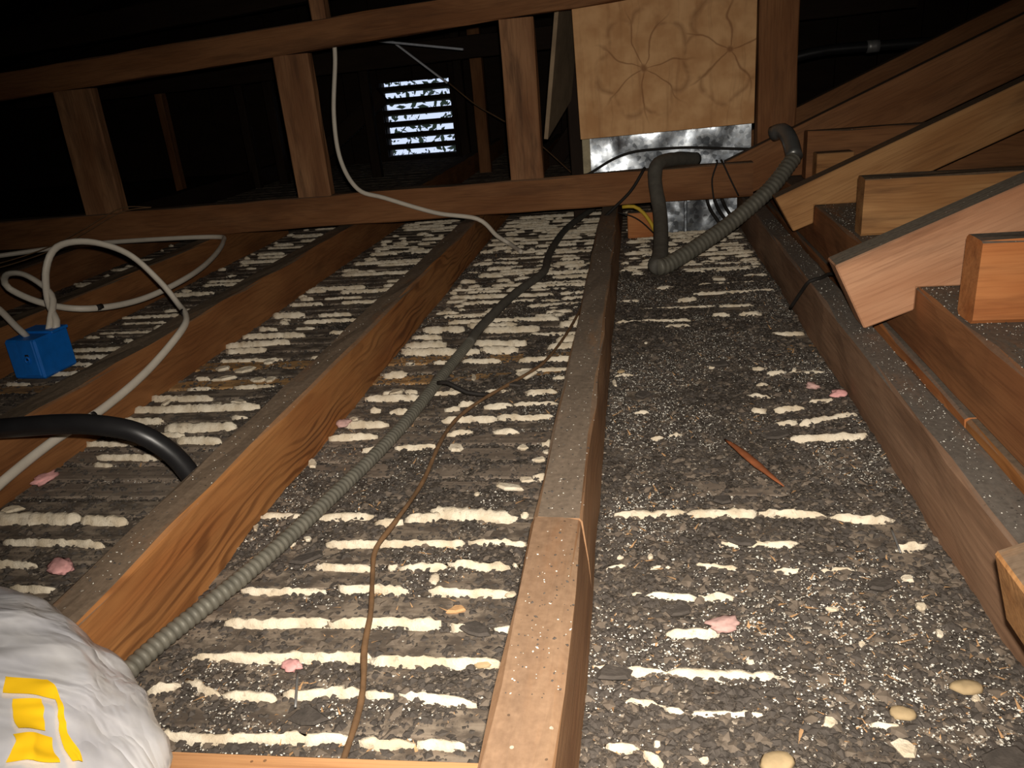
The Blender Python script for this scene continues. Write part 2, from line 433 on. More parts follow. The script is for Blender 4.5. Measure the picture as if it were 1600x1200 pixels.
# gable wall with an opening for the vent
VX0, VX1, VZ0, VZ1 = -1.60, -1.15, .028, .478
gw = bpy.data.objects.new('wall_back', None); COL.objects.link(gw); tag(gw, kind='structure'); gw.location = (0, YB, 0)
def board(x0, x1, z0, z1):
    o = box('wall_board', (x0, YB, z0), (x1, YB + .03, z1), W_DARK, gw, ch=.002); o.location.y -= YB
for x in np.arange(-4.6, 4.59, .23):
    x0, x1 = float(x), float(x) + .227
    top = min(2.3, (.6 + (x0 + 4.6) * .291) if x0 < RX else (2.2 - (x0 - RX) * .40)) + .1
    if x1 < VX0 or x0 > VX1: board(x0, x1, -.05, top)
    else:
        board(x0, x1, VZ1, top); board(x0, x1, -.05, VZ0)
        if x0 < VX0 - .004: board(x0, VX0, VZ0, VZ1)
        if x1 > VX1 + .004: board(VX1, x1, VZ0, VZ1)
box('wall_sheathing', (-4.6, YB + .032, VZ1), (4.6, YB + .06, 2.4), W_DARK, gw, ch=0).location.y -= YB
box('wall_sheathing', (-4.6, YB + .032, -.06), (4.6, YB + .06, VZ0), W_DARK, gw, ch=0).location.y -= YB
box('wall_sheathing', (-4.6, YB + .032, VZ0), (VX0, YB + .06, VZ1), W_DARK, gw, ch=0).location.y -= YB
box('wall_sheathing', (VX1, YB + .032, VZ0), (4.6, YB + .06, VZ1), W_DARK, gw, ch=0).location.y -= YB
# the louvred vent
vent = bpy.data.objects.new('window_1', None); COL.objects.link(vent); vent.location = ((VX0 + VX1) / 2, YB, VZ0)
tag(vent, 'square louvred gable vent with daylight between its slats', 'vent', kind='structure')
def vpart(name, lo, hi, mat=W_DARK):
    o = box(name, lo, hi, mat, vent, .002); o.location -= vent.location; return o
vpart('frame', (VX0 - .02, YB - .01, VZ0 - .02), (VX0, YB + .1, VZ1 + .02)); vpart('frame', (VX1, YB - .01, VZ0 - .02), (VX1 + .02, YB + .1, VZ1 + .02))
vpart('frame', (VX0, YB - .01, VZ1), (VX1, YB + .1, VZ1 + .02)); vpart('frame', (VX0, YB - .01, VZ0 - .02), (VX1, YB + .1, VZ0))
for k in range(6):
    z = VZ0 + .055 + k * .0705
    o = vpart('louvre_slat', (VX0, YB - .002, z - .014), (VX1, YB + .085, z + .014)); o.rotation_euler.x = math.radians(-9)

# ================================================================ JOISTS
JH = .096
def joist(xl, xr, y0, y1, mat, label, **k):
    return timber('ceiling_joist', ((xl + xr) / 2, y0, JH / 2 - .001), ((xl + xr) / 2 + k.pop('dx', 0), y1, JH / 2 - .001), xr - xl, JH, mat, label, 'joist', **k)
joist(-.1035, -.052, 0.6275, YB - .02, W_JOIST, 'grey-dusted brown joist running on under the frame from a butt joint', wane=.006)
joist(-.1035, -.052, .2, .627, W_NEAR, 'cleaner tan joist piece that butts against the dusty one, by the blocking board', wane=.006)
joist(-.500, -.455, -.4, YB - .02, W_ORANGE, 'orange-brown joist with bold dark grain, running out from under the silver bag')
joist(-.885, -.835, .1, YB - .02, W_BROWN, 'brown joist with the white cable lying along its face and over its top')
joist(-1.288, -1.24, .4, 2.7, W_BROWN, 'dark brown joist standing behind the blue plastic box')
joist(-1.70, -1.652, .6, 2.9, W_CHORD, 'dim brown joist beyond the one behind the blue box')
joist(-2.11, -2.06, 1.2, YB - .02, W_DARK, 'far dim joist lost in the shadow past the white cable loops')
joist(.289, .331, .1, YB - .02, W_GREY, 'grey dust-covered joist lying below the cut rafter ends')

# board between the two joists close to the camera
timber('blocking_board', (-.452, .318, .066), (-.103, .325, .066), .062, .05, W_PALE, 'pale tan blocking board set crosswise between two joists', 'board')

# ================================================================ RIGHT-HAND PLATE, RAFTERS, SHORT JOISTS
for y0, y1, mt, lb in ((-.3, .905, W_ORANGE, 'ribbed orange-brown lower plate piece ending at a splice below the thick wall plate'),
                       (.908, 1.36, W_BLOCK, 'bright orange lower plate piece under the wall plate, beside the front rafter end'),
                       (1.363, 4.9, W_PLATE, 'dark brown lower plate piece under the wall plate by the farther rafter end')):
    timber('lower_plate', (.41, y0, .0305), (.41, y1, .0305), .08, .061, mt, lb, 'timber')
timber('wall_plate', (.427, -.3, .109), (.427, 4.9, .109), .1, .092, W_PLATE, 'thick brown wall plate strewn with grit, carrying the rafters', 'timber')

def rafter(name, y0, y1, xt, zt, xb, zb, mat, label, seat=.376, zs=.156, slope=.43, length=1.6, depth=.1):
    """rafter tail: plumb-ish end cut from (xt,zt) down to (xb,zb), notched over the wall plate at x = seat"""
    th = math.atan(slope); P0 = Vector((xb, 0, zb))
    ux, uz = math.cos(th), math.sin(th)
    bot = lambda x: zb + slope * (x - xb) * .9
    poly = [(xb, zb), (seat - .001, bot(seat)), (seat - .001, zs)]
    xe = seat + .10                                   # seat cut ends where the underside climbs off it
    poly += [(xe, zs), (xe + length * ux, zs + length * uz), (xt + (xe + length * ux - xt) , zt + slope * (xe + length * ux - xt)), (xt, zt)]
    loc = [((x - xb) * ux + (z - zb) * uz, -(x - xb) * uz + (z - zb) * ux) for x, z in poly]
    o = prism_xz(name, loc, 0, y1 - y0, mat)
    o.location = (xb, y0, zb); o.rotation_euler = (0, -th, 0)
    return tag(o, label, 'rafter')
rafter('rafter', 1.13, 1.18, .266, .192, .311, .0985, W_RAFT, 'pinkish rafter with its cut end notched over the plate, hiding the black wire')
rafter('rafter', 1.81, 1.86, .293, .176, .334, .101, W_TAN, 'tan rafter with its cut end beside the thick ribbed conduit')
rafter('rafter', .44, .49, .228, .155, .243, .099, W_TAN, 'pale rafter end resting on the grey joist close by', slope=.45)
rafter('rafter', 2.258, 2.30, .232, .205, .278, .110, W_CHORD, 'dim brown rafter rising behind the conduit from the end of the bottom chord', seat=.36, zs=.158)
rafter('rafter', 2.9, 2.95, .30, .19, .34, .105, W_CHORD, 'dark rafter rising beyond the big upright post', slope=.43)
timber('short_joist', (.385, .986, .2055), (2.4, .986, .2055), .046, .099, W_BLOCK, 'bright orange short joist with a pale sawn end, on the wall plate', 'joist')
timber('short_joist', (.388, 1.50, .2055), (2.6, 1.50, .2055), .046, .099, W_TAN, 'stained tan short joist lying between the two notched rafters', 'joist')
timber('short_joist', (.412, 2.13, .2255), (2.6, 2.13, .2155), .046, .115, W_CHORD, 'dim brown short joist behind the tan rafter', 'joist')
box('wood_block', (.425, 2.05, .156), (.51, 2.1, .235), W_TAN); o = COL.objects['wood_block']; tag(o, 'small tan wood block tucked behind the tan rafter', 'block')

# ================================================================ TRUSS FRAME ACROSS THE JOISTS
tf = bpy.data.objects.new('truss_frame', None); COL.objects.link(tf); tf.location = (-.9, 2.23, .096)
tag(tf, 'brown ladder-like timber frame crossing the joists, with upright posts', 'frame')
def into(o, root):
    mw = o.matrix_world.copy() if o.matrix_world != Matrix() else None
    o.parent = root; o.matrix_parent_inverse = Matrix.Translation(-Vector(root.location)); return o
into(timber('bottom_chord', (-2.6, 2.2325, .128), (.300, 2.2325, .1635), .045, .088, W_CHORD), tf)
into(timber('top_chord', (-2.8, 2.2325, .5065), (.95, 2.2325, .7115), .045, .072, W_CHORD), tf)
for x, w_, z0, z1 in ((-1.594, .122, .182, .535), (-.921, .1, .189, .571), (-.300, .09, .196, .605)):
    into(timber('post', (x, 2.2345, z0), (x, 2.2345, z1), w_, .038, W_POST), tf)
into(timber('post', (-.824, 2.2325, .649), (-.824, 2.2325, 1.4), .042, .04, W_POST), tf)
timber('upright_post', (.370, 2.332, .1555), (.362, 2.332, 1.9), .1, .045, W_CHORD, 'big brown upright post standing against the plywood panel', 'post')

# ================================================================ PLYWOOD AND DUCT
ply = mesh_obj('plywood_sheet', *boxmesh(.468, .014, .45, .001), PLY)
V = ply.data.vertices
for v in V:
    v.co.z += .225
    if v.co.z < .1: v.co.z += (v.co.x + .234) / .468 * .009
    if v.co.x < -.2: v.co.x += (.45 - v.co.z) * .02
ply.location = (.073, 2.278, .290)
tag(ply, 'pale knotty plywood panel hanging above the metal duct', 'panel')
o = mesh_obj('plywood_offcut', *boxmesh(.30, .012, .36, .001), flat('plywood_pale_grey', (170, 146, 118), .8, .2, .3, 20))
for v in o.data.vertices:
    v.co.z += .18
    if v.co.z < .1 and v.co.x > 0: v.co.z += .09
o.location = (-.240, 2.52, .290); o.rotation_euler = (math.radians(9), 0, math.radians(83))
tag(o, 'narrow plywood offcut leaning edge-on behind the frame', 'panel')
timber('stud', (-.19, 2.70, -.004), (-.19, 2.70, 1.6), .05, .05, W_DARK, 'dark stud behind the leaning plywood offcut', 'stud')

duct = bpy.data.objects.new('metal_duct', None); COL.objects.link(duct); duct.location = (.09, 2.45, 0)
tag(duct, 'shiny galvanised metal duct below the plywood panel', 'duct')
def dented(name, x0, x1, y0, y1, z0, z1, seed, amp):
    nx, nz = 28, 16; V = []; F = []
    for j in range(nz + 1):
        for i in range(nx + 1):
            x = x0 + (x1 - x0) * i / nx; z = z0 + (z1 - z0) * j / nz
            e = min(i, nx - i, 3) / 3
            V.append((x, y0 + amp * e * (float(fbm(np.array(x * 14.), np.array(z * 11.), seed)) - .5), z))
    for j in range(nz):
        for i in range(nx): F.append((j * (nx + 1) + i, j * (nx + 1) + i + 1, (j + 1) * (nx + 1) + i + 1, (j + 1) * (nx + 1) + i))
    b = len(V); V += [(x0, y1, z0), (x1, y1, z0), (x1, y1, z1), (x0, y1, z1)]
    c00, c10, c11, c01 = 0, nx, nz * (nx + 1) + nx, nz * (nx + 1)
    F += [(b, b + 3, c01, c00), (c10, c11, b + 2, b + 1), (b + 1, b + 2, b + 3, b)]
    F += [[nz * (nx + 1) + i for i in range(nx + 1)] + [b + 2, b + 3], [i for i in range(nx + 1)][::-1] + [b, b + 1]]
    o = mesh_obj(name, V, F, GALV, duct, smooth=False); o.location = -Vector(duct.location)
    for p in o.data.polygons[:nx * nz]: p.use_smooth = True
    return o
dented('duct_body', -.150, .312, 2.36, 2.62, .098, .48, 3, .03)
dented('duct_boot', .058, .276, 2.35, 2.6, .0, .1, 9, .02)
o = box('seam', (.128, 2.34, .004), (.137, 2.352, .1), GALV, duct, .002); o.location -= duct.location
o = box('corner_strip', (-.154, 2.352, .1), (-.132, 2.362, .46), flat('duct_tape_tan', (186, 172, 140), .7, .3), duct, .001); o.location -= duct.location
o = box('wood_offcut', (-.032, 2.29, .006), (.043, 2.33, .078), W_BLOCK); tag(o, 'bright orange wood offcut standing by the duct behind the yellow wire', 'block')

# ================================================================ DARK BACKGROUND FRAMING
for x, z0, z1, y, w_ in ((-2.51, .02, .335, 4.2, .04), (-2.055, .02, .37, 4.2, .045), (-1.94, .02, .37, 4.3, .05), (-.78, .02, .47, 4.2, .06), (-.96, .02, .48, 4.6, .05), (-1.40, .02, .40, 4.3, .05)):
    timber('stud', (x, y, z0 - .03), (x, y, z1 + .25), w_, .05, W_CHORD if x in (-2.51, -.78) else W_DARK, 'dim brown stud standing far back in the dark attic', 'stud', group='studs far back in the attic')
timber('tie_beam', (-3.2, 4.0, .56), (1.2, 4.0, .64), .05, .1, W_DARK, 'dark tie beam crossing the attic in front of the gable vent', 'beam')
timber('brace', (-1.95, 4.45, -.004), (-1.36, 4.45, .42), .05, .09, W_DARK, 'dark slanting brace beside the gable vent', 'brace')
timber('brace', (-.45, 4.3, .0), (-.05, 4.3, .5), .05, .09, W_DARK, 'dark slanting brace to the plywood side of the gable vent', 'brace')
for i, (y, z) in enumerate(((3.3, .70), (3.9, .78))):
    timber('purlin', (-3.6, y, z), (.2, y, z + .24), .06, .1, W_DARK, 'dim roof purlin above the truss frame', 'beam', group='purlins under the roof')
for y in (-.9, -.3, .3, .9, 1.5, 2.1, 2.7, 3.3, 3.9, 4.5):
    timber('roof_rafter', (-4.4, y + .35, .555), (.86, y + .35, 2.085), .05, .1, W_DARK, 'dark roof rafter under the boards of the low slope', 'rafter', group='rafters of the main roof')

PRINT = [[(-0.3225, 0.2586), (-0.3093, 0.2657), (-0.2971, 0.2543), (-0.3151, 0.2501)], [(-0.3096, 0.2654), (-0.2986, 0.2569), (-0.2678, 0.2302), (-0.2705, 0.2275)], [(-0.3095, 0.247), (-0.3017, 0.2516), (-0.2875, 0.2369), (-0.2959, 0.2308)], [(-0.2952, 0.2265), (-0.2833, 0.2351), (-0.2728, 0.2255), (-0.2863, 0.2157)]]

# ================================================================ CABLES
# long ribbed conduit across the laths
co = tube('flexible_conduit', [(-.452, .455, .024), (-.439, .527, .024), (-.402, .647, .024), (-.371, .792, .024), (-.342, .968, .024), (-.323, 1.217, .024), (-.312, 1.36, .024)], .0084, CONDUIT, rib=.0076, amp=.0008, sides=14)
tag(co, 'long grey ribbed conduit lying slantwise over the plaster rows', 'conduit')
c2 = tube('smooth_sleeve', [(-.3125, 1.35, .024), (-.307, 1.45, .024), (-.277, 1.662, .024), (-.231, 1.86, .024), (-.234, 2.0, .024), (-.234, 2.134, .024), (-.215, 2.4, .026), (-.150, 2.7, .03)], .0094, CONDUIT_D, co, wob=.0006, sides=14)
# thick conduit beside the duct
P2 = [(.380, 2.10, .222), (.311, 2.03, .158), (.198, 1.95, .088), (.073, 1.85, .036), (.040, 1.825, .032)]
c3 = tube('thick_conduit', P2, .0185, CONDUIT, rib=.0125, amp=.0011, sides=16)
tag(c3, 'thick grey ribbed conduit bent like a hook beside the duct', 'conduit')
tube('sleeve', [(.345, 2.205, .274), (.366, 2.185, .281), (.378, 2.15, .262), (.382, 2.10, .225)], .020, flat('sleeve_metal', (120, 120, 118), .35, .5, .2, 40, metal=.5), c3, sides=16)
tube('smooth_sleeve', [(.042, 1.827, .033), (.036, 1.84, .035), (.049, 1.91, .05), (.054, 2.06, .108), (.044, 2.15, .185), (.055, 2.185, .222), (.11, 2.265, .222), (.16, 2.33, .21)], .0185, CONDUIT_D, c3, sides=16, wob=.0006)

# white cables
wc = tube('white_cable', [(-.820, .74, .030), (-.8205, .798, .041), (-.8205, .9, .050), (-.8205, 1.016, .050), (-.8205, 1.145, .064), (-.822, 1.27, .094), (-.845, 1.33, .1045), (-.880, 1.37, .115), (-.927, 1.4, .155), (-.993, 1.42, .209), (-1.069, 1.42, .237), (-1.133, 1.41, .233), (-1.156, 1.39, .194), (-1.148, 1.36, .137), (-1.122, 1.335, .103), (-1.124, 1.325, .084)], .0055, CABLE_W, flat_=1.3)
tag(wc, 'white cable arching over the brown joist down to the blue box', 'cable')
tube('cable_mark', [(-.8205, .985, .0495), (-.8205, .993, .0495)], .0068, TIE, wc)
tube('cable_mark', [(-.850, 1.337, .105), (-.859, 1.345, .107)], .0068, TIE, wc)
wc2 = tube('white_cable', [(-1.135, 1.322, .086), (-1.133, 1.335, .108), (-1.145, 1.37, .147), (-1.214, 1.4, .182), (-1.275, 1.42, .18), (-1.297, 1.44, .148), (-1.234, 1.45, .109), (-1.159, 1.48, .086), (-1.118, 1.6, .07), (-1.089, 1.75, .079), (-1.11, 1.92, .088), (-1.165, 2.1, .100), (-1.225, 2.16, .104), (-1.497, 2.165, .106), (-1.673, 2.12, .108), (-1.83, 2.0, .112)], .0055, CABLE_W, flat_=1.25)
tag(wc2, 'white cable looping back behind the blue box towards the frame', 'cable')
tube('cable_mark', [(-1.150, 1.492, .0835), (-1.146, 1.505, .0825)], .0068, TIE, wc2)
wc3 = tube('white_cable', [(-1.11, 1.1, .27), (-1.141, 1.2, .189), (-1.15, 1.24, .155), (-1.159, 1.275, .112), (-1.157, 1.292, .086)], .0055, CABLE_W, flat_=1.25)
tag(wc3, 'short white cable dropping straight into the top of the blue box', 'cable')
hc = tube('white_cable', [(-.806, 2.262, .62), (-.812, 2.262, .55), (-.834, 2.245, .409), (-.828, 2.225, .289), (-.781, 2.2, .207), (-.706, 2.198, .178), (-.564, 2.198, .128), (-.445, 2.195, .104), (-.40, 2.22, .05), (-.37, 2.24, .022), (-.322, 2.15, .014)], .0052, CABLE_W, flat_=1.2)
tag(hc, 'white cable hanging in a long curve over the bottom chord', 'cable')

bk = tube('black_cable', [(-1.15, .80, .105), (-.90, .790, .114), (-.776, .785, .124), (-.70, .785, .128), (-.647, .785, .126), (-.60, .79, .112), (-.570, .80, .078), (-.555, .806, .04), (-.55, .81, .02)], .0125, CABLE_K, sides=16)
tag(bk, 'thick black cable bending down beside the orange-brown joist', 'cable')

bw = tube('brown_wire', [(-.219, .38, .026), (-.228, .468, .022), (-.245, .53, .024), (-.255, .579, .023), (-.273, .64, .02), (-.283, .684, .022), (-.276, .735, .024), (-.27, .83, .02), (-.272, .946, .022), (-.266, 1.031, .018), (-.24, 1.1, .018), (-.19, 1.2, .016), (-.162, 1.27, .016), (-.137, 1.42, .016), (-.118, 1.6, .018)], .0027, WIRE_B, wob=.0004, sides=8)
tag(bw, 'rusty brown wire winding along the plaster rows', 'wire')
kw = tube('black_wire', [(.02, 2.275, .195), (.018, 2.24, .206), (.012, 2.203, .2), (-.021, 2.2, .152), (-.075, 2.185, .105), (-.104, 2.19, .075), (-.118, 2.16, .03), (-.122, 2.031, .02), (-.116, 1.93, .018)], .0042, WIRE_K, sides=8)
tag(kw, 'black wire slung over the bottom chord onto the dusty joist', 'wire')
kw = tube('black_wire', [(-.22, 2.315, .184), (-.172, 2.315, .188), (-.139, 2.315, .191), (-.07, 2.315, .226), (-.01, 2.315, .243), (.07, 2.315, .246), (.146, 2.315, .244), (.23, 2.312, .236), (.307, 2.308, .229)], .0036, WIRE_K, sides=8)
tag(kw, 'thin black wire strung across the face of the metal duct', 'wire')
kw = tube('black_wire', [(.208, 2.24, .214), (.207, 2.205, .212), (.194, 2.204, .171), (.197, 2.204, .13), (.2, 2.205, .112)], .0022, WIRE_K, sides=6)
tag(kw, 'short curved black wire hanging on the bottom chord', 'wire')
kw = tube('black_wire', [(.22, 2.24, .214), (.221, 2.206, .211), (.242, 2.204, .165), (.263, 2.203, .122)], .0022, WIRE_K, sides=6)
tag(kw, 'short straight black wire slanting down the chord end', 'wire')
kw = tube('black_wire', [(.272, 1.47, .03), (.283, 1.435, .07), (.289, 1.40, .0985), (.31, 1.41, .101), (.333, 1.44, .100), (.365, 1.46, .085)], .0032, WIRE_K, sides=8)
tag(kw, 'black wire bent across the top of the grey joist', 'wire')
kw = tube('yellow_wire', [(-.045, 2.272, .10), (-.013, 2.27, .10), (.012, 2.27, .082), (.034, 2.268, .05), (.045, 2.27, .02)], .0052, WIRE_Y, sides=8)
tag(kw, 'yellow wire bundle beside the orange offcut at the duct', 'wire')
kw = tube('black_wire', [(-.06, 2.262, .088), (-.02, 2.262, .075), (.01, 2.262, .055), (.04, 2.262, .024)], .002, WIRE_K, sides=6)
tag(kw, 'thin black wire under the yellow one by the duct', 'wire')
for i, dz in enumerate((0, .011)):
    kw = tube('thin_wire', [(-1.80, 1.82, .10 + dz), (-1.722, 1.9, .100 + dz), (-1.641, 2.0, .118 + dz), (-1.593, 2.1, .146 + dz), (-1.527, 2.205, .186 + dz), (-1.45, 2.24, .190)], .0016, WIRE_B, sides=6)
    tag(kw, 'thin brown wire slanting up over the chord foot of the shaded post', 'wire', 'thin paired wires on the chord')
for k in range(3):
    kw = tube('dark_wire', [(.19 + .02 * k, 2.31, .10), (.20 + .022 * k, 2.325, .07), (.225 + .022 * k, 2.33, .03), (.235 + .02 * k, 2.33, .008)], .0048, WIRE_K, sides=8)
    tag(kw, 'black cord running down the face of the duct boot', 'wire', 'cords on the duct boot')
st = mesh_obj('light_sliver', *boxmesh(.30, .016, .008, .001), flat('sliver_lit', (226, 228, 236), .4, .5, .2))  # pale strip whose colour stands for a sunlit diagonal edge
st.location = (-.918, 3.6, .553); st.rotation_euler = (0, math.radians(40), 0)
tag(st, 'pale painted-light strap slanting down in front of the gable vent', 'sliver')
st = mesh_obj('light_sliver', *boxmesh(.36, .02, .008, .001), flat('sliver_lit_b', (200, 204, 214), .4, .5, .2))  # bluish strip: slivers of daylight along a rafter edge, put into colour
st.location = (-.82, 3.22, .604); st.rotation_euler = (0, math.radians(10), 0)
tag(st, 'pale painted-light strap lying nearly level under the top chord', 'sliver')
kw = tube('thin_wire', [(-.80, 3.61, .456), (-.69, 3.6, .36), (-.59, 3.6, .294), (-.45, 3.6, .2), (-.25, 3.6, .004)], .003, WIRE_B, sides=6)
tag(kw, 'thin wire running on from the pale strap past the vent', 'wire')

kw = tube('black_wire', [(-.318, 1.128, .034), (-.30, 1.122, .036), (-.27, 1.115, .022), (-.235, 1.118, .016)], .0035, WIRE_K, sides=8)
tag(kw, 'short black wire stub lying across the long ribbed conduit', 'wire')
bp = tube('black_pipe', [(.50, 3.12, .43), (.62, 3.12, .452), (.80, 3.12, .456), (1.6, 3.1, .44)], .018, CABLE_K, sides=12)
tag(bp, 'black pipe with a clamp in the dark beyond the upright post', 'pipe')
tube('clamp', [(.79, 3.12, .456), (.83, 3.12, .456)], .021, NAILM, bp, sides=12)
# ================================================================ BLUE BOX
jb = bpy.data.objects.new('junction_box', None); COL.objects.link(jb); jb.location = (-1.150, 1.306, .010); jb.scale.x = .78; jb.rotation_euler.z = math.radians(-4)
tag(jb, 'blue plastic junction box lying between the joists, cables in its top', 'box')
S, Hh = .088, .078
V, F = boxmesh(S, S, Hh, .004); o = mesh_obj('body', V, F, BLUE, jb); o.location = (0, 0, Hh / 2)
V, F = boxmesh(S * .52, .006, Hh * .92, .002); cov = mesh_obj('side_cover', V, F, BLUE, jb); cov.location = (.017, -S / 2 - .001, Hh * .55)
V, F = boxmesh(S + .008, S * .5, .006, .002); o = mesh_obj('lip', V, F, BLUE, jb); o.location = (.0, S * .25, Hh + .001)
def ring(name, r, rr, mat, parent, loc, rot):
    V = []; F = []
    for i in range(16):
        for j in range(8):
            a, b = 2 * math.pi * i / 16, 2 * math.pi * j / 8
            V.append(((r + rr * math.cos(b)) * math.cos(a), (r + rr * math.cos(b)) * math.sin(a), rr * math.sin(b)))
    for i in range(16):
        for j in range(8): F.append((i * 8 + j, ((i + 1) % 16) * 8 + j, ((i + 1) % 16) * 8 + (j + 1) % 8, i * 8 + (j + 1) % 8))
    o = mesh_obj(name, V, F, mat, parent, smooth=True); o.location = loc; o.rotation_euler = rot; return o
ring('screw_boss', .006, .0022, BLUE, cov, (-.001, -.004, -Hh * .03), (math.pi / 2, 0, 0))
V, F = boxmesh(.011, .003, .012, .002); o = mesh_obj('screw_hole', V, F, CABLE_K, cov); o.location = (-.001, -.0025, Hh * .03)

# ================================================================ SILVER BAG
BC, BR = np.array((-.502, .113, .157)), np.array((.292, .283, .106))
def bag_pt(u, v, off=0):
    """u around (0..2pi), v from bottom -pi/2 to top pi/2"""
    d = np.array((math.cos(v) * math.cos(u), math.cos(v) * math.sin(u), math.sin(v)))
    rad = math.hypot(d[0], d[1])
    def N(a, b, s): return float(fbm(np.array(a), np.array(b), s, 2)) - .5
    wx = d[0] + .25 * N(d[0] * 2 + 3, d[1] * 2 + 7, 31); wy = d[1] + .25 * N(d[0] * 2 + 8, d[1] * 2 + 1, 33)
    fold = abs(N(rad * 12 + 2 + 2 * wx, u * 1.4 + 4, 4)) * 2          # long folds that follow the rim
    cross = abs(N(wx * 4.5 + wy * 2 + 5, wy * 4.5 - wx * 2 + 9, 12)) * 2
    fine = N(wx * 24 + 5, wy * 24 + d[2] * 9 + 9, 21)
    rim = min(1, max(0, (rad - .55) / .4)); calm = 1 - .72 * rim * rim * (3 - 2 * rim)
    k = 1.045 - (.085 * fold ** .85 + .07 * cross ** .85 - .035) * calm + .030 * fine + off
    p = BC + BR * d * k
    p[2] = max(p[2], .0985)
    return p
nu, nv = 220, 110
V = [bag_pt(2 * math.pi * i / nu, -math.pi / 2 + math.pi * j / nv) for j in range(nv + 1) for i in range(nu)]
F = [(j * nu + i, j * nu + (i + 1) % nu, (j + 1) * nu + (i + 1) % nu, (j + 1) * nu + i) for j in range(nv) for i in range(nu)]
bag = mesh_obj('insulation_bag', [v - BC for v in V], F, BAG, smooth=True); bag.location = BC
tag(bag, 'crumpled silver plastic bag with yellow lettering, lying on the joist', 'bag')
def print_patch(a, b, c, d):
    """ink on the film: a four-cornered patch laid out in the bag's own plan view"""
    n = 14; V = []; F = []
    for j in range(n + 1):
        for i in range(n + 1):
            u_, v_ = i / n, j / n
            q = [(a[k] * (1 - u_) + b[k] * u_) * (1 - v_) + (d[k] * (1 - u_) + c[k] * u_) * v_ for k in (0, 1)]
            X = (q[0] - BC[0]) / BR[0]; Y = (q[1] - BC[1]) / BR[1]
            r_ = min(.985, math.hypot(X, Y)); V.append(bag_pt(math.atan2(Y, X), math.acos(r_), .010) - BC)
    for j in range(n):
        for i in range(n): F.append((j * (n + 1) + i, j * (n + 1) + i + 1, (j + 1) * (n + 1) + i + 1, (j + 1) * (n + 1) + i))
    return mesh_obj('printed_letter', V, F, BAG_Y, bag, smooth=True)
for q in PRINT: print_patch(*q)

